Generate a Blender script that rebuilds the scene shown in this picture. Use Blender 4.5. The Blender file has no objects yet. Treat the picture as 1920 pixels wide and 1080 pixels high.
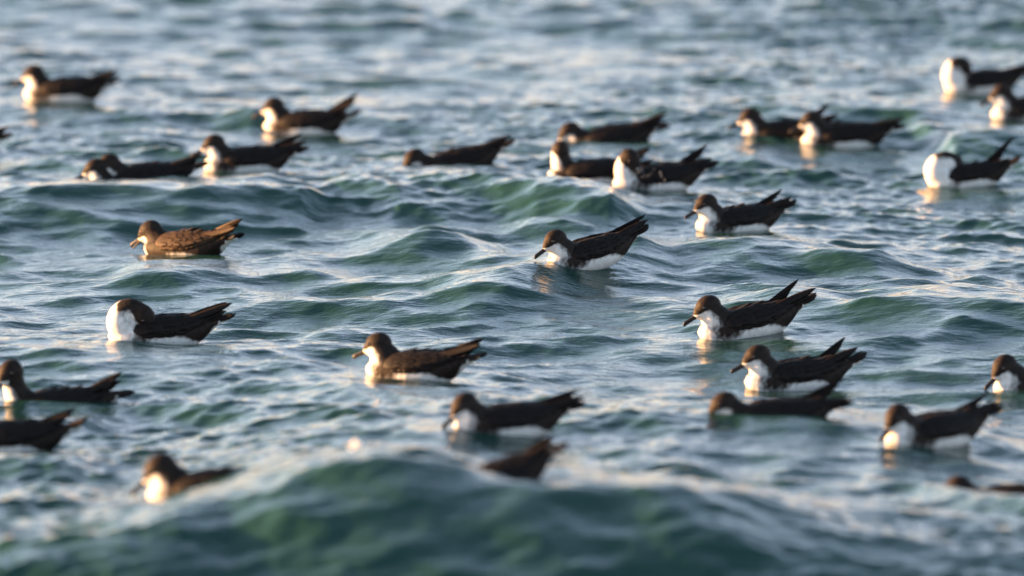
import bpy, math, random
import numpy as np
from mathutils import Vector, Matrix

R = math.radians
rng = np.random.default_rng(7)
random.seed(7)
S = bpy.context.scene
C = S.collection

# ------------------------------------------------------------------ camera
CAM_H, CAM_D, FPX = 3.0, 24.0, 18000.0          # height, distance of the frame centre on the sea, focal length in pixels of a 1920 wide frame
PITCH = math.atan2(CAM_H, CAM_D)
cam_d = bpy.data.cameras.new('camera')
cam = bpy.data.objects.new('camera', cam_d)
C.objects.link(cam)
cam.location = (0, 0, CAM_H)
cam.rotation_euler = (math.pi / 2 - PITCH, 0, 0)
cam_d.sensor_width = 36
cam_d.lens = FPX / 1920 * 36
cam_d.clip_start = 0.5
cam_d.clip_end = 20000
cam_d.dof.use_dof = True
cam_d.dof.focus_distance = 23.9
cam_d.dof.aperture_fstop = 2.9
cam_d.dof.aperture_blades = 9
S.camera = cam

# ------------------------------------------------------------------ sky, sun, exposure
SUN_EL, SUN_AZ = 7.0, -76.0                       # azimuth measured from the view direction (+Y), negative to the left
w = bpy.data.worlds.new('World')
S.world = w
w.use_nodes = True
nt = w.node_tree
sky = nt.nodes.new('ShaderNodeTexSky')
sky.sky_type = 'NISHITA'
sky.sun_disc = False
sky.sun_elevation = R(SUN_EL)
sky.sun_rotation = R(SUN_AZ)
sky.air_density = 1.0
sky.dust_density = 1.0
sky.ozone_density = 1.6
# evening sky: paler and rosier low down all round, deeper and greyer overhead
tco = nt.nodes.new('ShaderNodeTexCoord')
sep = nt.nodes.new('ShaderNodeSeparateXYZ')
nt.links.new(tco.outputs['Generated'], sep.inputs[0])
grad = nt.nodes.new('ShaderNodeValToRGB')
e = grad.color_ramp.elements
e[0].position = 0.0; e[0].color = (0.97, 0.765, 1.01, 1)
e[1].position = 0.75; e[1].color = (0.42, 0.40, 0.34, 1)
k1 = e.new(0.20); k1.color = (1.0, 0.837, 0.925, 1)
k2 = e.new(0.42); k2.color = (0.65, 0.582, 0.545, 1)
nt.links.new(sep.outputs[2], grad.inputs[0])
tint = nt.nodes.new('ShaderNodeMix')
tint.data_type = 'RGBA'
tint.blend_type = 'MULTIPLY'
tint.inputs[0].default_value = 1.0
nt.links.new(grad.outputs[0], tint.inputs[7])
nt.links.new(sky.outputs[0], tint.inputs[6])
nt.links.new(tint.outputs[2], nt.nodes['Background'].inputs[0])
nt.nodes['Background'].inputs[1].default_value = 0.15
sd = bpy.data.lights.new('sun', 'SUN')
sd.energy = 5.0
sd.angle = R(0.6)
sd.color = (1.0, 0.52, 0.20)
sun = bpy.data.objects.new('sun', sd)
C.objects.link(sun)
sv = Vector((math.cos(R(SUN_EL)) * math.sin(R(SUN_AZ)), math.cos(R(SUN_EL)) * math.cos(R(SUN_AZ)), math.sin(R(SUN_EL))))
sun.rotation_euler = sv.to_track_quat('Z', 'Y').to_euler()
sun.location = (-30, 20, 12)
S.view_settings.view_transform = 'Standard'
S.view_settings.look = 'None'
S.view_settings.gamma = 1
S.view_settings.use_curve_mapping = False
S.view_settings.exposure = 2.43
S.render.engine = 'CYCLES'
S.cycles.max_bounces = 6
S.cycles.caustics_reflective = False
S.cycles.caustics_refractive = False


# ------------------------------------------------------------------ helpers
def ray(px, py):
    """direction of the sight line through a pixel of the 1920x1080 photograph"""
    x, y = (px - 960) / FPX, (540 - py) / FPX
    c, s = math.cos(PITCH), math.sin(PITCH)
    return Vector((x, c + y * s, -s + y * c))


def at(px, py, z=0.0):
    d = ray(px, py)
    t = (z - CAM_H) / d.z
    return Vector((d.x * t, d.y * t, z))


def project_y(Y, z):
    """photo row of a point (., Y, z)"""
    c, s = math.cos(PITCH), math.sin(PITCH)
    dz = z - CAM_H
    depth = Y * c - dz * s
    up = Y * s + dz * c
    return 540 - up / depth * FPX


def mat(name, base=(0.5, 0.5, 0.5), rough=0.6, spec=0.5):
    m = bpy.data.materials.new(name)
    m.use_nodes = True
    b = m.node_tree.nodes['Principled BSDF']
    b.inputs['Base Color'].default_value = (*base, 1)
    b.inputs['Roughness'].default_value = rough
    b.inputs['Specular IOR Level'].default_value = spec
    return m


def link(name, me, m=None, parent=None, smooth=True):
    if m is not None:
        me.materials.append(m)
    if smooth:
        me.polygons.foreach_set('use_smooth', np.ones(len(me.polygons), dtype=bool))
    o = bpy.data.objects.new(name, me)
    C.objects.link(o)
    if parent is not None:
        o.parent = parent
    return o


def mesh(name, verts, faces):
    me = bpy.data.meshes.new(name)
    me.from_pydata([tuple(v) for v in verts], [], faces)
    me.update()
    return me


# ------------------------------------------------------------------ wave field
def spectrum_tile(L, N, lmin, lmax, slope_rms, theta, power, seed, iso=0.25, spread=1.0):
    """height and sideways displacement of a periodic patch of wind sea (L metres wide)"""
    r = np.random.default_rng(seed)
    k1 = np.fft.fftfreq(N, d=L / N) * 2 * np.pi
    kx, ky = np.meshgrid(k1, k1, indexing='xy')
    k = np.hypot(kx, ky)
    k[0, 0] = 1
    kmin, kmax = 2 * np.pi / lmax, 2 * np.pi / lmin
    band = 1 / (1 + (kmin / k) ** 8) / (1 + (k / kmax) ** 6)
    cosd = (kx * np.cos(theta) + ky * np.sin(theta)) / k
    a = k ** (-power) * band * np.sqrt(iso + (1 - iso) * np.abs(cosd) ** (2 * spread))
    a[0, 0] = 0
    Hk = a * (r.normal(size=(N, N)) + 1j * r.normal(size=(N, N)))
    h = np.fft.ifft2(Hk).real
    gx = np.fft.ifft2(1j * kx * np.fft.fft2(h)).real
    gy = np.fft.ifft2(1j * ky * np.fft.fft2(h)).real
    sc = slope_rms / math.sqrt((gx ** 2 + gy ** 2).mean())
    h *= sc
    F = np.fft.fft2(h)
    dx = np.fft.ifft2(1j * kx / k * F).real
    dy = np.fft.ifft2(1j * ky / k * F).real
    return L, N, h, dx, dy


def sample(tile, X, Y, rot):
    L, N, h, dx, dy = tile
    c, s = math.cos(rot), math.sin(rot)
    u = ((X * c + Y * s) / L * N) % N
    v = ((-X * s + Y * c) / L * N) % N
    i0 = np.floor(u).astype(int) % N
    j0 = np.floor(v).astype(int) % N
    fu, fv = u - np.floor(u), v - np.floor(v)
    i1, j1 = (i0 + 1) % N, (j0 + 1) % N
    def g(a):
        return (a[j0, i0] * (1 - fu) + a[j0, i1] * fu) * (1 - fv) + (a[j1, i0] * (1 - fu) + a[j1, i1] * fu) * fv
    hx, hy = g(dx), g(dy)
    return g(h), hx * c - hy * s, hx * s + hy * c


T_BIG = spectrum_tile(13.1, 1024, 0.55, 3.2, 0.055, R(78), 2.6, 3, 0.12, 1.5)
T_MID = spectrum_tile(7.3, 1024, 0.10, 0.50, 0.136, R(74), 2.05, 5, 0.22, 1.0)
T_FINE = spectrum_tile(2.9, 512, 0.026, 0.11, 0.150, R(80), 2.2, 9, 0.45, 1.0)

# crests read off the photograph: row/column of the crest line, height of the crest above the mean level,
# width of the steep side towards the viewer, width of the long back, all in metres
RIDGES = [
    ([(-250, 1040), (0, 1008), (200, 985), (330, 945), (440, 908), (540, 880), (650, 855), (740, 847), (820, 854), (900, 878), (1000, 900), (1120, 903), (1260, 905), (1400, 925), (1600, 960), (1900, 990)],
     [.12, .145, .175, .205, .225, .26, .28, .287, .28, .258, .245, .24, .235, .20, .15, .10], .78, 2.2),
    ([(-200, 950), (0, 962), (120, 966), (230, 985), (330, 1000)], [.12, .13, .12, .09, .04], .30, .8),
    ([(1080, 1075), (1190, 1040), (1290, 1030), (1420, 1045), (1600, 1062), (1800, 1050), (2100, 1040)], [.05, .12, .15, .15, .13, .13, .12], .45, .9),
    ([(1380, 900), (1470, 880), (1560, 872), (1700, 890), (1800, 920), (2000, 960)], [.08, .13, .15, .14, .14, .14], .35, .9),
    ([(-120, 335), (0, 330), (120, 326), (260, 329), (360, 332), (440, 330), (500, 322), (560, 338), (620, 352)],
     [.07, .085, .09, .09, .09, .09, .09, .07, .03], .30, .8),
    ([(590, 345), (640, 325), (690, 318), (750, 332), (830, 352), (920, 372)], [.03, .06, .075, .07, .05, .02], .26, .5),
    ([(700, 312), (780, 304), (850, 302), (930, 312), (1000, 322), (1080, 332), (1150, 345), (1220, 368)], [.03, .06, .075, .08, .09, .09, .08, .03], .35, .7),
    ([(-100, 385), (0, 372), (120, 365), (230, 372), (330, 395)], [.04, .055, .06, .05, .02], .26, .4),
    ([(640, 460), (720, 438), (800, 424), (860, 428), (930, 455), (980, 485)], [.02, .05, .07, .065, .04, .01], .30, .5),
    ([(790, 535), (870, 505), (950, 482), (1040, 466), (1120, 446), (1200, 440), (1270, 470)], [.03, .07, .09, .09, .09, .08, .03], .42, .5),
    ([(940, 425), (990, 405), (1050, 398), (1110, 408), (1150, 428)], [.02, .045, .055, .045, .02], .22, .4),
    ([(1250, 462), (1330, 440), (1420, 430), (1500, 428), (1580, 442), (1650, 462), (1730, 490)], [.03, .06, .08, .08, .075, .06, .02], .32, .5),
    ([(1320, 560), (1370, 545), (1430, 534), (1500, 532), (1560, 545), (1620, 570)], [.03, .055, .065, .065, .05, .02], .26, .4),
    ([(1560, 575), (1640, 548), (1740, 540), (1840, 545), (1960, 560), (2050, 590)], [.03, .06, .075, .075, .06, .02], .34, .5),
    ([(190, 500), (250, 482), (330, 474), (410, 478), (480, 497)], [.02, .045, .055, .045, .02], .22, .35),
    ([(600, 740), (680, 730), (740, 742), (800, 765), (860, 790)], [.02, .045, .05, .045, .02], .22, .4),
    ([(1340, 800), (1400, 784), (1480, 774), (1560, 778), (1640, 800), (1720, 830)], [.03, .06, .075, .075, .06, .03], .32, .7),
    ([(1440, 300), (1500, 288), (1560, 285), (1640, 300)], [.02, .045, .05, .02], .24, .4),
    ([(1700, 210), (1780, 232), (1860, 226), (1960, 222)], [.02, .06, .07, .06], .3, .5),
    ([(1000, 275), (1080, 266), (1170, 258), (1250, 268)], [.04, .06, .06, .03], .26, .5),
    ([(1330, 262), (1420, 256), (1480, 262)], [.03, .05, .03], .26, .5),
    ([(-60, 748), (60, 747), (160, 744), (240, 752)], [.06, .075, .07, .03], .26, .6),
    ([(-60, 862), (40, 852), (130, 856), (230, 880)], [.08, .10, .09, .05], .3, .7),
    ([(400, 200), (480, 190), (560, 196)], [.02, .05, .02], .22, .4),
]
RIDGES = [(p, [h * (1.0 if i == 0 else .8 if i < 4 else 1.0 if i < 8 else .84) for h in hs], a, b) for i, (p, hs, a, b) in enumerate(RIDGES)]
RIDGE_XY = []
for pts, hs, wf, wb in RIDGES:
    P = [at(px, py, hh) for (px, py), hh in zip(pts, hs)]
    n = 160
    t = np.linspace(0, len(P) - 1, n)
    i = np.minimum(t.astype(int), len(P) - 2)
    f = t - i
    f = f * f * (3 - 2 * f) * .35 + f * .65
    X = np.array([p.x for p in P]); Y = np.array([p.y for p in P]); Hh = np.array(hs)
    rx, ry, rh = X[i] * (1 - f) + X[i + 1] * f, Y[i] * (1 - f) + Y[i + 1] * f, Hh[i] * (1 - f) + Hh[i + 1] * f
    k = np.hanning(13); k /= k.sum()
    pad = lambda a: np.convolve(np.pad(a, 6, mode='edge'), k, 'valid')
    o = np.argsort(rx)
    RIDGE_XY.append((rx[o], pad(ry)[o], pad(rh)[o], wf, wb))


def ridge_height(X, Y):
    H = np.zeros_like(X)
    for rx, ry, rh, wf, wb in RIDGE_XY:
        yc = np.interp(X, rx, ry)
        hc = np.interp(X, rx, rh)
        over = np.maximum(0, np.maximum(rx[0] - X, X - rx[-1]))
        hc = hc * np.exp(-(over / 0.30) ** 2)
        yc = yc + 0.02 * np.sin(X * 9 + ry[0] * 5)
        d = Y - yc
        p = np.where(d < 0, np.exp(-np.abs(d / wf) ** 1.55 * 1.3), np.exp(-np.abs(d / wb) ** 1.35 * 1.1))
        H += (hc * p) ** 2.5
    return H ** .4


def low_height(X, Y):
    """swell and ridges only: what a bird rides on"""
    h, _, _ = sample(T_BIG, X, Y, 0.0)
    r = ridge_height(X, Y)
    return r + h * 0.8 - 0.03


def find_spot(px, py, behind=False):
    """the point of the water surface seen at a pixel (or hidden behind the crest that is seen there)"""
    Ys = np.arange(16.5, 38, 0.02)
    xs = (px - 960) / FPX * np.hypot(Ys, CAM_H)
    gx, gy = np.meshgrid(np.linspace(-.09, .09, 5), np.linspace(-.06, .06, 3))
    X = xs[:, None] + gx.ravel()[None]
    Y2 = Ys[:, None] + gy.ravel()[None]
    m, _, _ = sample(T_MID, X, Y2, R(11))
    zs = (low_height(X, Y2) + m).mean(axis=1)
    rows = project_y(Ys, zs) - py
    cr = np.where((rows[:-1] > 0) & (rows[1:] <= 0))[0]
    if len(cr) == 0:
        i = int(np.argmin(np.abs(rows)))
    else:
        i = cr[-1] if behind else cr[0]
    Y = Ys[i]
    depth = Y * math.cos(PITCH) - (zs[i] - CAM_H) * math.sin(PITCH)
    return Vector(((px - 960) / FPX * depth, Y, float(zs[i])))


#BIRDS_BEGIN
# ------------------------------------------------------------------ bird materials
def plumage_material():
    m = mat('plumage', rough=0.62, spec=0.10)
    nt = m.node_tree
    b = nt.nodes['Principled BSDF']
    at_ = nt.nodes.new('ShaderNodeAttribute'); at_.attribute_name = 'plum'
    tc = nt.nodes.new('ShaderNodeTexCoord')
    mp = nt.nodes.new('ShaderNodeMapping'); mp.inputs['Scale'].default_value = (60, 110, 45)
    nt.links.new(tc.outputs['Object'], mp.inputs[0])
    n1 = nt.nodes.new('ShaderNodeTexNoise'); n1.inputs['Scale'].default_value = 1.6; n1.inputs['Detail'].default_value = 4
    nt.links.new(mp.outputs[0], n1.inputs['Vector'])
    ma = nt.nodes.new('ShaderNodeMath'); ma.operation = 'MULTIPLY_ADD'
    nt.links.new(n1.outputs['Fac'], ma.inputs[0]); ma.inputs[1].default_value = 1.7
    nt.links.new(at_.outputs['Fac'], ma.inputs[2])
    cr = nt.nodes.new('ShaderNodeMapRange'); cr.interpolation_type = 'SMOOTHSTEP'
    cr.inputs['From Min'].default_value = 0.1; cr.inputs['From Max'].default_value = 1.7
    nt.links.new(ma.outputs[0], cr.inputs['Value'])
    # brown upper parts with paler worn feather edges
    n2 = nt.nodes.new('ShaderNodeTexNoise'); n2.inputs['Scale'].default_value = 90; n2.inputs['Detail'].default_value = 3
    nt.links.new(tc.outputs['Object'], n2.inputs['Vector'])
    dk = nt.nodes.new('ShaderNodeValToRGB')
    dk.color_ramp.elements[0].position = .3; dk.color_ramp.elements[0].color = (0.011, 0.0085, 0.0085, 1)
    dk.color_ramp.elements[1].position = .75; dk.color_ramp.elements[1].color = (0.034, 0.0235, 0.019, 1)
    nt.links.new(n2.outputs['Fac'], dk.inputs[0])
    wh = nt.nodes.new('ShaderNodeValToRGB')
    wh.color_ramp.elements[0].position = .25; wh.color_ramp.elements[0].color = (0.60, 0.575, 0.56, 1)
    wh.color_ramp.elements[1].position = .6; wh.color_ramp.elements[1].color = (0.80, 0.79, 0.78, 1)
    nt.links.new(n1.outputs['Fac'], wh.inputs[0])
    mx = nt.nodes.new('ShaderNodeMix'); mx.data_type = 'RGBA'
    nt.links.new(cr.outputs[0], mx.inputs[0]); nt.links.new(dk.outputs[0], mx.inputs[6]); nt.links.new(wh.outputs[0], mx.inputs[7])
    nt.links.new(mx.outputs[2], b.inputs['Base Color'])
    bp = nt.nodes.new('ShaderNodeBump'); bp.inputs['Strength'].default_value = 0.35; bp.inputs['Distance'].default_value = 0.003
    nt.links.new(n1.outputs['Fac'], bp.inputs['Height']); nt.links.new(bp.outputs[0], b.inputs['Normal'])
    return m


def feather_material(name, c0, c1, edge=0.6):
    m = mat(name, rough=0.6, spec=0.12)
    nt = m.node_tree
    b = nt.nodes['Principled BSDF']
    tc = nt.nodes.new('ShaderNodeTexCoord')
    n2 = nt.nodes.new('ShaderNodeTexNoise'); n2.inputs['Scale'].default_value = 120; n2.inputs['Detail'].default_value = 4
    nt.links.new(tc.outputs['Object'], n2.inputs['Vector'])
    dk = nt.nodes.new('ShaderNodeValToRGB')
    dk.color_ramp.elements[0].position = .35; dk.color_ramp.elements[0].color = (*c0, 1)
    dk.color_ramp.elements[1].position = .72; dk.color_ramp.elements[1].color = (*c1, 1)
    nt.links.new(n2.outputs['Fac'], dk.inputs[0]); nt.links.new(dk.outputs[0], b.inputs['Base Color'])
    bp = nt.nodes.new('ShaderNodeBump'); bp.inputs['Strength'].default_value = 0.3; bp.inputs['Distance'].default_value = 0.002
    nt.links.new(n2.outputs['Fac'], bp.inputs['Height']); nt.links.new(bp.outputs[0], b.inputs['Normal'])
    return m


M_PLUM = plumage_material()
M_WING = feather_material('wing_feathers', (0.0075, 0.0062, 0.0070), (0.0185, 0.0138, 0.0132))
M_BROWNWING = feather_material('brown_feathers', (0.030, 0.019, 0.013), (0.075, 0.046, 0.028))  # lighter and browner than the other birds' wing feathers
M_BILL = mat('bill_horn', (0.022, 0.020, 0.022), 0.45, 0.25)
M_PALEBILL = mat('pale_bill_horn', (0.05, 0.038, 0.034), 0.45, 0.25)
M_EYE = mat('dark_eye', (0.006, 0.005, 0.005), 0.08, 0.6)

# ------------------------------------------------------------------ bird shape (metres; forward = +x, left = +y, waterline z = 0)
TX = np.array([-.170, -.150, -.125, -.100, -.075, -.040, .000, .040, .070, .095, .112, .124])
TZ = np.array([.060, .055, .046, .035, .026, .021, .018, .015, .014, .016, .017, .018])
TRY = np.array([.010, .016, .025, .036, .045, .052, .055, .051, .046, .037, .025, .004])
TRZ = np.array([.005, .009, .017, .028, .038, .045, .047, .044, .039, .031, .020, .003])


def torso(x):
    return np.interp(x, TX, TZ), np.interp(x, TX, TRY), np.interp(x, TX, TRZ)


def loft(P, ry, rz, up, seg=20):
    """closed tube of elliptical rings"""
    P = [Vector(p) for p in P]
    V, F = [], []
    n = len(P)
    for i, p in enumerate(P):
        t = (P[min(i + 1, n - 1)] - P[max(i - 1, 0)]).normalized()
        s = t.cross(Vector(up[i] if isinstance(up, list) else up)).normalized()
        u = s.cross(t).normalized()
        for j in range(seg):
            a = 2 * math.pi * j / seg
            V.append(p + s * math.sin(a) * ry[i] + u * math.cos(a) * rz[i])
    for i in range(n - 1):
        for j in range(seg):
            F.append((i * seg + j, i * seg + (j + 1) % seg, (i + 1) * seg + (j + 1) % seg, (i + 1) * seg + j))
    F.append(tuple(range(seg - 1, -1, -1)))
    F.append(tuple((n - 1) * seg + j for j in range(seg)))
    return V, F


def ellipsoid(c, ax, r, seg=20, rings=12):
    """ax: 3 orthonormal axes"""
    V, F = [], []
    for i in range(rings + 1):
        th = math.pi * (i + 0.02 * (i == 0) - 0.02 * (i == rings)) / rings
        for j in range(seg):
            a = 2 * math.pi * j / seg
            V.append(c + ax[0] * (math.cos(th) * r[0]) + ax[1] * (math.sin(th) * math.cos(a) * r[1]) + ax[2] * (math.sin(th) * math.sin(a) * r[2]))
    for i in range(rings):
        for j in range(seg):
            F.append((i * seg + j, (i + 1) * seg + j, (i + 1) * seg + (j + 1) % seg, i * seg + (j + 1) % seg))
    F.append(tuple(range(seg)))
    F.append(tuple(rings * seg + j for j in range(seg - 1, -1, -1)))
    return V, F


# head poses: neck points, head centre, head direction, head up
POSES = {
    'normal':  dict(neck=[(.050, 0, .022, .040), (.072, 0, .044, .037), (.084, 0, .061, .030)], head=(.091, 0, .079), d=(1, 0, -.28), up=(0.1, 0, 1)),
    'look':    dict(neck=[(.050, 0, .022, .040), (.072, 0, .044, .034), (.084, .002, .064, .0275)], head=(.090, .004, .082), d=(.9, .35, -.32), up=(0.1, 0, 1)),
    'down':    dict(neck=[(.050, 0, .020, .040), (.073, 0, .040, .037), (.087, 0, .054, .030)], head=(.096, 0, .069), d=(.88, .12, -.50), up=(0.4, 0, 1)),
    'low':     dict(neck=[(.050, 0, .015, .040), (.076, 0, .030, .035), (.094, 0, .046, .029)], head=(.108, 0, .059), d=(.92, .05, -.38), up=(0.3, 0, 1)),
    'tall':    dict(neck=[(.052, 0, .022, .040), (.080, 0, .050, .031), (.090, .002, .078, .026), (.093, .004, .095, .025)], head=(.097, .006, .110), d=(.72, .62, -.42), up=(0.3, 0.2, 1)),
    'away':    dict(neck=[(.052, 0, .022, .040), (.076, -.002, .048, .032), (.082, -.003, .072, .028)], head=(.084, -.008, .094), d=(.25, -.95, -.12), up=(0, 0, 1)),
    'tucked':  dict(neck=[(.060, 0, .024, .042), (.088, .002, .046, .039), (.087, .003, .068, .034), (.068, .007, .080, .031)], head=(.040, .019, .070), d=(-.80, .40, -.52), up=(.25, .25, .9), nb=35),
    'bowed':   dict(neck=[(.060, 0, .024, .042), (.092, .002, .046, .038), (.094, .002, .070, .032), (.080, .005, .086, .031)], head=(.062, .014, .085), d=(-.45, .55, -.62), up=(-.2, .35, .8), nb=30),
    'back':    dict(neck=[(.060, 0, .024, .044), (.090, -.002, .044, .042), (.086, -.004, .068, .038), (.060, -.008, .078, .036)], head=(.034, -.012, .074), d=(-.80, .25, -.62), up=(-.3, -.1, .95), nb=32),
    'turned':  dict(neck=[(.055, 0, .022, .042), (.080, .002, .046, .038), (.084, .004, .068, .032)], head=(.076, .012, .088), d=(-.55, .72, -.50), up=(-.1, .35, .9), nb=60),
}


def frame(d, up):
    d = Vector(d).normalized()
    l = Vector(up).cross(d).normalized()       # left
    u = d.cross(l).normalized()
    return d, l, u


def body_mesh(pose, name, dark=0.0):
    nb = pose.get('nb', 84)
    Vs, Fs = [], []

    def add(VF):
        o = len(Vs)
        Vs.extend(VF[0]); Fs.extend([tuple(o + i for i in f) for f in VF[1]])
    add(loft([(x, 0, z) for x, z in zip(TX, TZ)], TRY, TRZ, (0, 0, 1), 28))
    nk = pose['neck']
    hc = Vector(pose['head'])
    d, l, u = frame(pose['d'], pose['up'])
    NP = [Vector((.030, 0, .012))] + [Vector(p[:3]) for p in nk] + [hc]
    NR = [.034] + [p[3] for p in nk] + [.026]
    # dense neck
    pts, rr = [], []
    for i in range(len(NP) - 1):
        for k in range(4):
            f = k / 4
            p0, p1, p2, p3 = NP[max(i - 1, 0)], NP[i], NP[i + 1], NP[min(i + 2, len(NP) - 1)]
            pts.append(0.5 * ((2 * p1) + (p2 - p0) * f + (2 * p0 - 5 * p1 + 4 * p2 - p3) * f * f + (3 * p1 - p0 - 3 * p2 + p3) * f ** 3))
            rr.append(NR[i] * (1 - f) + NR[i + 1] * f)
    pts.append(hc); rr.append(NR[-1])
    for p, r_ in zip(pts, rr):
        add(ellipsoid(p, (Vector((1, 0, 0)), Vector((0, 1, 0)), Vector((0, 0, 1))), (r_, r_ * .97, r_), 16, 10))
    add(ellipsoid(hc, (d, l, u), (.0330, .0262, .0282)))
    add(ellipsoid(hc + d * .019 - u * .0055, (d, l, u), (.0225, .0185, .0192)))
    add(ellipsoid(hc + d * .030 - u * .0085, (d, l, u), (.0150, .0105, .0110)))
    me = mesh('tmp', Vs, Fs)
    ob = bpy.data.objects.new('tmp', me)
    C.objects.link(ob)
    rm = ob.modifiers.new('r', 'REMESH'); rm.mode = 'VOXEL'; rm.voxel_size = 0.0036
    sm = ob.modifiers.new('s', 'SMOOTH'); sm.factor = 0.5; sm.iterations = 5
    dg = bpy.context.evaluated_depsgraph_get()
    out = bpy.data.meshes.new_from_object(ob.evaluated_get(dg))
    bpy.data.objects.remove(ob); bpy.data.meshes.remove(me)
    out.name = name
    out.materials.clear()
    # ---- where the dark cap and back end and the white underparts begin
    n = len(out.vertices)
    co = np.empty(n * 3); out.vertices.foreach_get('co', co); co = co.reshape(-1, 3)
    nodes = []                                   # centre, radius, up, side, angle of the border, softness
    for x, b_, s_ in [(-.165, 88, .12), (-.145, 86, .12), (-.122, 92, .14), (-.108, 112, .16), (-.096, 150, .2), (-.082, 150, .2), (-.070, 104, .15), (-.04, 90, .15), (0, 88, .16), (.030, 96, .30), (.045, 118, .45), (.060, 128, .50), (.076, 104, .50), (.092, 62, .40), (.105, 30, .3), (.118, 15, .3)]:
        z_, ry_, rz_ = torso(x)
        nodes.append((Vector((x, 0, z_)), (ry_ + rz_) / 2, Vector((0, 0, 1)), b_, s_))
    m_ = len(pts)
    hcap = 112
    for i in range(2, m_):
        f = i / (m_ - 1)
        t = (pts[min(i + 1, m_ - 1)] - pts[i - 1]).normalized()
        up0 = Vector((-.75, 0, .66))
        upv = (up0 * (1 - f) + u * f)
        # keep the dorsal side on the outside of a bent neck
        upv = (upv - t * upv.dot(t)).normalized() if (upv - t * upv.dot(t)).length > .05 else u
        if pose.get('fold') and f > .2:
            pass
        nodes.append((pts[i], rr[i], upv, nb + (104 - nb) * f ** (1.5 if nb > 80 else 4), .50 * (1 - f) + .18 * f))
    nodes.append((hc + d * .006, .027, u, hcap, .10))
    nodes.append((hc + d * .018, .021, u, hcap - 4, .09))
    nodes.append((hc + d * .032, .013, u, hcap + 2, .09))
    best = np.full(n, 1e9); val = np.zeros(n)
    acc = np.zeros(n); wsum = np.zeros(n)
    for c, r_, upv, b_, s_ in nodes:
        v = co - np.array(c)
        dist = np.linalg.norm(v, axis=1)
        cosphi = (v @ np.array(upv)) / np.maximum(dist, 1e-6)
        phi = np.degrees(np.arccos(np.clip(cosphi, -1, 1)))
        sgn = np.radians(phi - b_) / s_
        wt = np.exp(-(dist / r_) ** 2 * 5.0 + 5.0)
        acc += wt * sgn; wsum += wt
    val = np.clip(acc / np.maximum(wsum, 1e-12), -5, 5)
    val -= dark
    a = out.attributes.new('plum', 'FLOAT', 'POINT')
    a.data.foreach_set('value', val.astype(np.float32))
    return out, (hc, d, l, u)


def blade(root, tip, width, up, bend=0.006, thick=0.0011, n=9, roundtip=0.5, curl=.18):
    """one feather: a thin curved lens with a pointed or rounded tip"""
    root, tip, up = Vector(root), Vector(tip), Vector(up).normalized()
    ax = (tip - root)
    L = ax.length
    ax.normalize()
    sd_ = ax.cross(up).normalized()
    nn = sd_.cross(ax).normalized()
    V, F = [], []
    for i in range(n):
        t = i / (n - 1)
        wd = width * 0.5 * (math.sin(math.pi * min(1, .22 + t * .45)) ** .8) * (1 - t ** (3 + 5 * roundtip)) ** .6
        wd = max(wd, width * .03)
        c = root + ax * (L * t) + nn * (bend * 4 * t * (1 - t))
        for a, b_ in ((-1, 0), (-.35, 1), (.35, 1), (1, 0), (.35, -1), (-.35, -1)):
            V.append(c + sd_ * wd * a + nn * (thick * b_ * (1 - .6 * t) - abs(a) * wd * curl))
    for i in range(n - 1):
        for j in range(6):
            F.append((i * 6 + j, i * 6 + (j + 1) % 6, (i + 1) * 6 + (j + 1) % 6, (i + 1) * 6 + j))
    F.append((5, 4, 3, 2, 1, 0)); F.append(tuple((n - 1) * 6 + j for j in range(6)))
    return V, F


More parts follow.
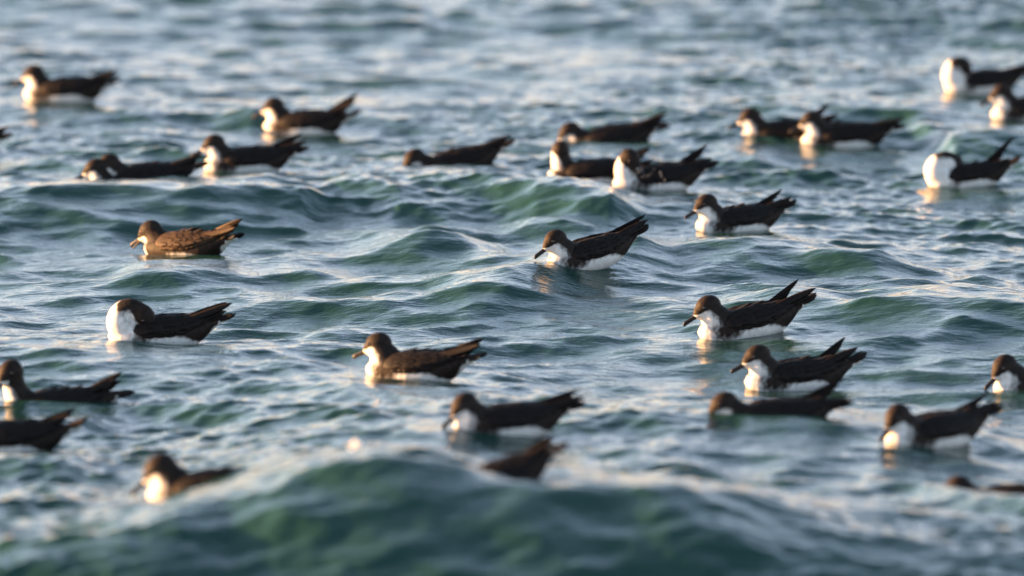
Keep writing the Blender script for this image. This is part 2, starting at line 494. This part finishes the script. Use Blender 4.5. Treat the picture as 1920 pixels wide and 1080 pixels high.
def wing_mesh(side, r, lift=0.0, brown=False):
    """folded wing hugging the flank, with rows of covert feathers standing proud of it"""
    V, F = [], []
    nu, nv = 30, 16

    def surf(u, v, off=0.0):
        x = .066 - u * .180
        zc, ry, rz = torso(x)
        open_ = min(1, (u / .20)) ** .55
        lo_full = 85 + 8 * math.sin(u * 17) * .35 - 34 * max(0, (u - .6) / .4) ** 1.3
        p0 = 60 + (10 - 60) * open_
        p1 = 60 + (lo_full - 60) * open_
        phi = R(p0 + (p1 - p0) * v)
        edge = min(1, u / .12, (1 - u) / .10 + .2) * min(1, v / .14 + .05, (1 - v) / .10)
        k = -.002 + .0085 * max(0, edge) ** .6 + off
        return Vector((x, side * (ry + k) * math.sin(phi), zc + (rz + k) * math.cos(phi) + lift * u))
    for i in range(nu):
        for j in range(nv):
            V.append(surf(i / (nu - 1), j / (nv - 1)))
    for i in range(nu - 1):
        for j in range(nv - 1):
            q = (i * nv + j, (i + 1) * nv + j, (i + 1) * nv + j + 1, i * nv + j + 1)
            F.append(q if side > 0 else q[::-1])
    rows = [(.14, .93, 8, .030, .012, .97), (.16, .90, 8, .030, .012, .78), (.14, .9, 8, .030, .013, .58), (.12, .88, 7, .032, .013, .38), (.16, .92, 7, .036, .015, .17), (.25, .85, 5, .038, .015, .04)]
    for (u0, u1, cnt, ln, wd, v0) in rows:
        for k in range(cnt):
            uu = u0 + (u1 - u0) * (k + r.uniform(-.25, .25)) / (cnt - 1)
            uu = min(max(uu, .04), .93)
            vv = min(max(v0 + r.uniform(-.03, .03), 0.02), .95)
            a = surf(uu, vv, -.001)
            tipu = min(uu + ln / .180, 1.04)
            topk = (v0 < .1) * .013 * r.random()
            b_ = surf(min(tipu, 1), min(vv + .04, .995) if v0 > .1 else vv, -.0004 + r.uniform(0, .0014) * (2.2 if brown else 1) + topk)
            if tipu > 1:
                b_ += Vector((-(tipu - 1) * .18, 0, .002))
            x = (a.x + b_.x) / 2
            zc, ry, rz = torso(x)
            up = Vector((0, (a.y) / max(ry, .01) ** 1, (a.z - zc) / max(rz, .01)))
            bv, bf = blade(a, b_, wd * r.uniform(.85, 1.15), up, .0008, .0005, 6, .2, .18 if brown else .06)
            o = len(V); V.extend(bv); F.extend([tuple(o + q for q in f) for f in bf])
    return mesh('wing', V, F)


BIRD_LABELS = []


def make_bird(px, py, yaw, pose='normal', label='', pitch=0.0, roll=0.0, size=1.0, behind=False, sink=0.0,
              tips=((1.0, 0.0), (1.0, 0.0)), tail=0.0, brown=False, dark=0.0, bill_open=0.0, seed=0):
    """yaw 0 = facing left in the photograph, positive = turned towards the camera; pitch > 0 = tail raised.
    tips: (length, raise) of the near and the far folded wing's primaries"""
    r = random.Random(seed * 31 + 5)
    p = find_spot(px, py, behind)
    root = bpy.data.objects.new('seabird', None)
    root.empty_display_size = 0.1
    C.objects.link(root)
    root.location = (p.x, p.y, p.z - sink - .001)
    f = Vector((-math.cos(R(yaw)), -math.sin(R(yaw)), 0))
    l = Vector((0, 0, 1)).cross(f)
    rot = Matrix((f, l, Vector((0, 0, 1)))).transposed()
    rot = rot @ Matrix.Rotation(R(pitch), 3, 'Y') @ Matrix.Rotation(R(roll), 3, 'X')
    root.rotation_euler = rot.to_euler()
    size *= r.uniform(.95, .995)
    root.scale = (size, size, size)
    root['label'] = label
    root['category'] = 'bird'
    root['group'] = 'dark and white seabirds resting on the sea'
    BIRD_LABELS.append(label)
    P = POSES[pose]
    me, (hc, d, hl, u) = body_mesh(P, 'body', dark)
    link('body', me, M_PLUM, root)
    wm = M_BROWNWING if brown else M_WING
    # bill: hooked, slim, dark
    def bill(z0, droop, h0, h1, hook, ang):
        dd = (d * math.cos(ang) - u * math.sin(ang)).normalized()
        uu = hl.cross(dd) * -1
        if uu.dot(u) < 0:
            uu = -uu
        b0 = hc + d * .0350 - u * .0105 + u * z0
        Pp, ry_, rz_ = [], [], []
        for t in np.linspace(0, 1, 11):
            z = -droop * t - hook * max(0, (t - .78) / .22) ** 1.8
            Pp.append(b0 + dd * (.043 * t - .002) + uu * z)
            h = h0 * (1 - t) + h1 * t
            if t > .7 and hook: h *= 1 + .3 * math.sin((t - .7) / .3 * math.pi)
            if t > .96: h *= .45
            rz_.append(h); ry_.append(max(.0012, (.0046 * (1 - t) ** .8 + .0022)))
        return loft(Pp, ry_, rz_, uu, 12)
    bv, bf = bill(.0018, .001, .0052, .0036, .0060, R(8))
    link('upper_bill', mesh('upper_bill', bv, bf), M_BILL, root)
    bv, bf = bill(-.0022, .0005, .0030, .0016, 0.001, R(10) + R(bill_open))
    link('lower_bill', mesh('lower_bill', bv, bf), M_PALEBILL if bill_open else M_BILL, root)
    for s in (1, -1):
        e = hc + d * .0150 + hl * (s * .0212) + u * .0054
        ev, ef = ellipsoid(e, (d, hl, u), (.0046, .0032, .0046), 12, 8)
        link('eye', mesh('eye', ev, ef), M_EYE, root)
    # wings
    for wi, s in enumerate((1, -1)):
        ln, up_ = tips[wi]
        wg = link('wing', wing_mesh(s, r, 0.0, brown), wm, root)
        nf = 6
        for k in range(nf):
            t = k / (nf - 1)
            rt = Vector((-.062 + .004 * k, s * (.030 - .002 * k), .056 - .004 * k))
            L = (.124 - .0145 * k) * ln
            an = R(12 + up_ * .85 - 3.6 * k + r.uniform(-2, 2))
            ya = R(s * (5 - 1.5 * k + r.uniform(-1.5, 1.5)))
            tp = rt + Vector((-math.cos(an) * math.cos(ya), -math.sin(ya), math.sin(an))) * L
            bv, bf = blade(rt, tp, .022 - .0012 * k, (0.1, s * 1.0, .45), -.004, .0010, 11, .05 + .5 * t)
            link('flight_feather', mesh('flight_feather', bv, bf), wm, wg)
    # tail
    tl = None
    tv, tf = ellipsoid(Vector((-.140, 0, .052)), (Vector((1, 0, -.2)).normalized(), Vector((0, 1, 0)), Vector((.2, 0, 1)).normalized()), (.030, .015, .007))
    tl = link('tail', mesh('tail', tv, tf), M_WING, root)
    for k in range(7):
        t = k / 6 * 2 - 1
        a_ = R(14 + tail + r.uniform(-2, 2))
        ya = R(13 * t)
        rt = Vector((-.128, .009 * t, .054 + .002 * (1 - abs(t))))
        L = .062 * (1 - .10 * t * t)
        tp = rt + Vector((-math.cos(a_) * math.cos(ya), math.sin(ya), math.sin(a_))) * L
        bv, bf = blade(rt, tp, .018, (0, t * 1.3, 1), -.001, .0010, 8, .8)
        link('tail_feather', mesh('tail_feather', bv, bf), M_WING, tl)
    return root


BIRDS = [
    # px, py, yaw, kwargs
    (118, 186, -12, dict(label='blurred far bird floating alone near the upper left corner of the sea, bill pointing left', tips=((1.0, 10), (.9, 2)))),
    (568, 246, -14, dict(label='far bird with cream throat and upturned wing tips, second from left in the farthest row', tips=((1.0, 14), (1.05, 26)), tail=6)),
    (-92, 292, 0, dict(label='bird almost wholly outside the left edge, only its dark wing tip showing', tips=((1.0, 4), (.9, 0)))),
    (240, 334, 4, dict(label='head peeping out just left of another head behind the long wave crest', behind=True, sink=.046)),
    (268, 331, 8, dict(label='bird with ragged wing tips behind the long crest, a second head just beyond it', behind=True, sink=.028, tips=((.9, 8), (.95, 4)), pose='down')),
    (460, 318, 4, dict(label='bird whose bill reaches the tail of the ragged winged bird behind the long crest', tips=((1.0, 4), (.95, 16)), tail=-4, pose='normal')),
    (852, 306, 8, dict(label='low dark bird alone in the upper middle, bill dipped to the water behind a crest', pose='low', pitch=8, behind=True, sink=.026, tips=((.95, 4), (.9, 0)), tail=-2)),
    (1140, 262, -2, dict(label='stretched out bird with pale nape and bowed brown head, long raised wing, upper centre right', pose='low', behind=True, sink=.024, pitch=4, tips=((1.05, 8), (1.0, -8)), tail=-12)),
    (1105, 334, -6, dict(label='bird with its dark back of head turned to the viewer, half behind the preening bird', pose='away', behind=True, sink=.012, tips=((1.0, 10), (1.0, 14)))),
    (1228, 352, 14, dict(label='large preening bird with head turned over its shoulder and water drops flying off', pose='turned', size=1.02, tips=((.85, 2), (.95, 24)), tail=2)),
    (1464, 252, 2, dict(label='far bird with long thin bill, its tail overlapped by the next bird', behind=True, sink=.024, tips=((.95, 6), (.85, 26)), pose='normal', tail=-6)),
    (1580, 266, 4, dict(label='far bird with brown lit crown overlapping the tail of the bird at its left', sink=.008, tips=((1.0, 2), (.95, -2)), tail=-8)),
    (1838, 168, 10, dict(label='blurred bird in the upper right corner with big white breast and head bowed', pose='bowed', size=.94, tips=((1.0, 8), (1.0, 4)))),
    (1934, 222, 10, dict(label='bird cut off by the right edge just below the white breasted corner bird', tips=((1.0, 6), (1.0, 4)))),
    (1812, 344, 6, dict(label='preening bird with tall white breast, head buried in its back, one long raised wing', pose='back', tips=((.7, 2), (1.1, 34)), tail=10, pitch=4, size=.9)),
    (1380, 430, 24, dict(label='upright bird with short looking bill, sitting above the green slope right of centre', tips=((.85, 4), (.85, 22)), tail=8)),
    (1104, 494, 26, dict(label='centre bird sloping down a green wave with a golden reflection streak below its breast', pitch=7, size=.97, sink=-.006, pose='normal', tips=((1.0, 2), (1.12, 6)), tail=4)),
    (345, 474, -34, dict(label='brown winged all dark bird with an open bill skimming the water, left of centre', pose='low', sink=.006, brown=True, dark=1.0, bill_open=9, size=1.04, tips=((1.02, 6), (1.02, 14)), tail=0)),
    (298, 641, 4, dict(label='preening bird with round white breast and head tucked down over its back, lower left', pose='tucked', size=1.02, tips=((1.0, 8), (.9, 12)), tail=0)),
    (776, 708, -22, dict(label='bird with long outstretched bill and sunlit shoulder, in the lower middle in sharp focus', size=1.02, tips=((1.02, 7), (1.0, 12)), tail=-2)),
    (1400, 622, 16, dict(label='bird with one stubby wing tip raised, the other laid back, above a fan tailed bird', pitch=6, tips=((1.0, 4), (.85, 25)), tail=4)),
    (1488, 722, 16, dict(label='bird with fanned tail, directly above a lower bird half hidden by a crest', tips=((.82, 12), (.78, 28)), tail=10)),
    (1446, 774, 6, dict(label='low bird half hidden by a crest, one wing feather glowing orange above its back', pose='low', behind=True, sink=.034, tips=((.95, -8), (1.0, 18)), tail=-10)),
    (1748, 829, 34, dict(label='broad blurred bird with bill against its bright breast, lower right', pose='down', size=1.02, tips=((.9, 2), (1.0, 12)), tail=2)),
    (1952, 735, 22, dict(label='bird entering at the right edge, only head and white breast in view', pose='down')),
    (100, 746, 2, dict(label='long necked bird at the left edge with its face lit orange', pose='tall', behind=True, sink=.045, size=1.04, tips=((.9, 20), (.8, 4)), tail=-8)),
    (8, 846, -4, dict(label='blurred bird at the left edge with only its dark rump and lifted wings in view', size=1.08, tips=((.75, 10), (.8, 12)), tail=8, behind=False)),
    (395, 900, -10, dict(label='very blurred bird sinking behind the big foreground wave, orange forehead', pose='down', sink=.050, size=1.1, tips=((1.1, 4), (1.0, 2)))),
    (948, 810, 14, dict(label='blurred bird with egg shaped glowing breast, just behind the big foreground wave', pose='down', tips=((1.0, 2), (1.0, 8)), tail=-4)),
    (930, 884, 8, dict(label='blurred dark rear of a bird tipping down behind the foreground crest, head hidden', pose='low', pitch=14, behind=True, sink=.04, size=.92, tips=((.8, 8), (.9, 12)), dark=.5)),
    (1885, 925, -12, dict(label='very blurred dark bird in the lower right corner, half behind a near wave', pose='low', pitch=0, sink=.044, size=.95, tips=((.9, 2), (.9, 0)), dark=.8)),
]
ROOTS = []
for i, (px, py, yaw, kw) in enumerate(BIRDS):
    ROOTS.append(make_bird(px, py, yaw, seed=i, **kw))
#BIRDS_END

# ------------------------------------------------------------------ drops shaken off by the preening bird, a pale speck added for a sun glint on the near crest
M_DROP = mat('water_drop', (0.75, 0.78, 0.8), 0.05, 0.9)
b_ = M_DROP.node_tree.nodes['Principled BSDF']
b_.inputs['Transmission Weight'].default_value = 0.55
b_.inputs['IOR'].default_value = 1.333
rd = random.Random(4)
depth0 = ROOTS[9].location.y - .16
for px, py, rr_ in [(1197, 322, 2.6), (1203, 319, 2.0), (1190, 325, 1.6), (1208, 331, 1.8), (1216, 329, 2.3), (1222, 325, 1.5), (1238, 324, 2.8), (1240, 330, 2.2), (1246, 338, 2.6), (1237, 345, 3.0), (1226, 316, 1.6), (1203, 333, 1.5)]:
    dr = ray(px, py)
    yy = depth0 + rd.uniform(-.02, .02)
    pos = Vector((0, 0, CAM_H)) + dr * (yy / dr.y)
    q = rr_ / 1400
    dv, df = ellipsoid(Vector((0, 0, 0)), (Vector((1, 0, 0)), Vector((0, 1, 0)), Vector((0, 0, 1))), (q * 1.15, q, q * .9), 10, 7)
    o = link('water_droplet', mesh('water_droplet', dv, df), M_DROP)
    o.location = pos
    o.rotation_euler = (0, rd.uniform(-1, 1), 0)
    o['label'] = 'bright water drop flying in front of the large preening bird'
    o['category'] = 'water drop'
    o['group'] = 'drops shaken off by the preening bird'

M_GLINT = mat('pale_glint', (0.8, 0.79, 0.77), 0.7, 0.3)  # pale tuft of blades added in place of a glint on the wave
dr = ray(666, 837)
best = min((abs((CAM_H + dr.z / dr.y * yy) - .012 - float(ridge_height(np.array([dr.x / dr.y * yy]), np.array([yy]))[0] + .8 * sample(T_BIG, np.array([dr.x / dr.y * yy]), np.array([yy]), 0.0)[0][0])), yy) for yy in np.arange(17.5, 20.5, .01))
V_, F_ = [], []
for k in range(7):
    a = k * 2 * math.pi / 7
    bv, bf = blade((0, 0, 0), (.013 * math.cos(a), .013 * math.sin(a) * .8, .004 + .005 * (k % 2)), .008, (0, 0, 1), .001, .0008, 6, .8)
    o_ = len(V_); V_ += bv; F_ += [tuple(o_ + q for q in f) for f in bf]
fl = link('sun_glint_speck', mesh('sun_glint_speck', V_, F_), M_GLINT)
fl.location = Vector((0, 0, CAM_H)) + dr * (best[1] / dr.y)
fl.rotation_euler = (R(40), R(-35), 0)
fl['label'] = 'small round pale speck standing in for a sun glint at the top of the near wave'
fl['category'] = 'sun glint'


# ------------------------------------------------------------------ the sea
def stretch(lo, hi, step, far, growth=1.12):
    core = list(np.arange(lo, hi + 1e-9, step))
    a, s = [], step
    x = core[0]
    while x > -far:
        s *= growth; x -= s; a.append(x)
    b, s = [], step
    x = core[-1]
    while x < far:
        s *= growth; x += s; b.append(x)
    return np.array(a[::-1] + core + b)


def make_sea():
    gx = stretch(-2.2, 2.2, 0.0085, 6000, 1.045)
    gy = stretch(15.9, 34.0, 0.0125, 6000, 1.06)
    X, Y = np.meshgrid(gx, gy)
    cell = np.maximum(np.gradient(X, axis=1) , np.gradient(Y, axis=0))
    fade_f = np.clip(1.5 - cell / .02, 0, 1)
    fade_m = np.clip(1.5 - cell / .12, 0, 1)
    fade_b = np.clip(1.5 - cell / .6, 0, 1)
    calm = np.ones_like(X)
    rings = np.zeros_like(X)
    for o in ROOTS:
        d2 = ((X - o.location.x) / .20) ** 2 + ((Y - o.location.y + .22) / .42) ** 2
        calm *= 1 - .55 * np.exp(-d2 ** 1.5)
        # faint rings spread from the hull
        d = np.sqrt(((X - o.location.x) / 1.45) ** 2 + (Y - o.location.y) ** 2)
        rings += .0011 * np.cos((d - .06) * 150) * np.exp(-((d - .10) / .055) ** 2)
    hb, bx, by = sample(T_BIG, X, Y, 0.0)
    hm, mx, my = sample(T_MID, X, Y, R(11))
    hf, fx, fy = sample(T_FINE, X, Y, R(37))
    near = (1 - .12 * np.exp(-((Y - 18.6) / 1.0) ** 2)) * (1 - .08 * np.clip((Y - 25) / 4, 0, 1))
    hm = hm * near; mx = mx * near; my = my * near
    # the small ripples come in gusts
    gust, _, _ = sample(T_BIG, X * .8 + 4.3, Y * .33 + 2.1, 1.0)
    gust = (1 - .25 * np.clip((Y - 25) / 4, 0, 1)) * np.clip(.95 + gust / np.abs(T_BIG[2]).std() * .45, .35, 1.8)
    Z = ridge_height(X, Y) + .8 * hb * fade_b + hm * fade_m * (.35 + .65 * calm) + hf * fade_f * gust * calm + rings - .03
    ch = 0.9
    X2 = X + ch * (bx * fade_b * .8 + mx * fade_m * calm + fx * fade_f * .7 * calm)
    Y2 = Y + ch * (by * fade_b * .8 + my * fade_m * calm * 1.2 + fy * fade_f * .7 * calm)
    ny, nx = X.shape
    V = np.stack([X2, Y2, Z], -1).reshape(-1, 3).astype(np.float32)
    idx = np.arange(nx * ny).reshape(ny, nx)
    Q = np.stack([idx[:-1, :-1], idx[:-1, 1:], idx[1:, 1:], idx[1:, :-1]], -1).reshape(-1, 4).astype(np.int32)
    me = bpy.data.meshes.new('sea_water')
    me.vertices.add(len(V)); me.vertices.foreach_set('co', V.ravel())
    me.loops.add(Q.size); me.loops.foreach_set('vertex_index', Q.ravel())
    me.polygons.add(len(Q)); me.polygons.foreach_set('loop_start', np.arange(0, Q.size, 4, dtype=np.int32))
    me.update(calc_edges=True)
    a = me.attributes.new('coarse', 'FLOAT', 'POINT')
    a.data.foreach_set('value', (1 - fade_f).ravel().astype(np.float32))
    return me


def sea_material():
    m = mat('sea_water', (0.012, 0.046, 0.040), 0.02, 0.5)
    nt = m.node_tree
    b = nt.nodes['Principled BSDF']
    b.inputs['IOR'].default_value = 1.333
    geo = nt.nodes.new('ShaderNodeNewGeometry')
    # slow changes of turbidity
    n0 = nt.nodes.new('ShaderNodeTexNoise'); n0.inputs['Scale'].default_value = 0.5; n0.inputs['Detail'].default_value = 3
    nt.links.new(geo.outputs['Position'], n0.inputs['Vector'])
    cr = nt.nodes.new('ShaderNodeValToRGB')
    cr.color_ramp.elements[0].position = .35; cr.color_ramp.elements[0].color = (0.013, 0.046, 0.040, 1)
    cr.color_ramp.elements[1].position = .68; cr.color_ramp.elements[1].color = (0.017, 0.056, 0.047, 1)
    nt.links.new(n0.outputs['Fac'], cr.inputs[0]); nt.links.new(cr.outputs[0], b.inputs['Base Color'])
    # capillary ripples
    mp = nt.nodes.new('ShaderNodeMapping'); mp.inputs['Rotation'].default_value = (0, 0, R(14)); mp.inputs['Scale'].default_value = (1.0, 1.9, 1.0)
    nt.links.new(geo.outputs['Position'], mp.inputs[0])
    n1 = nt.nodes.new('ShaderNodeTexNoise'); n1.inputs['Scale'].default_value = 30; n1.inputs['Detail'].default_value = 4; n1.inputs['Roughness'].default_value = .55
    nt.links.new(mp.outputs[0], n1.inputs['Vector'])
    bp = nt.nodes.new('ShaderNodeBump'); bp.inputs['Strength'].default_value = .5; bp.inputs['Distance'].default_value = .0045
    nt.links.new(n1.outputs['Fac'], bp.inputs['Height'])
    # beyond the finely meshed water the ripples go on as relief
    at_ = nt.nodes.new('ShaderNodeAttribute'); at_.attribute_name = 'coarse'
    n2 = nt.nodes.new('ShaderNodeTexNoise'); n2.inputs['Scale'].default_value = 4.5; n2.inputs['Detail'].default_value = 5; n2.inputs['Roughness'].default_value = .6
    nt.links.new(mp.outputs[0], n2.inputs['Vector'])
    b2 = nt.nodes.new('ShaderNodeBump'); b2.inputs['Distance'].default_value = .07
    nt.links.new(at_.outputs['Fac'], b2.inputs['Strength']); nt.links.new(n2.outputs['Fac'], b2.inputs['Height'])
    nt.links.new(b2.outputs[0], bp.inputs['Normal'])
    nt.links.new(bp.outputs[0], b.inputs['Normal'])
    return m


sea = link('sea_water', make_sea(), sea_material())
sea['kind'] = 'structure'
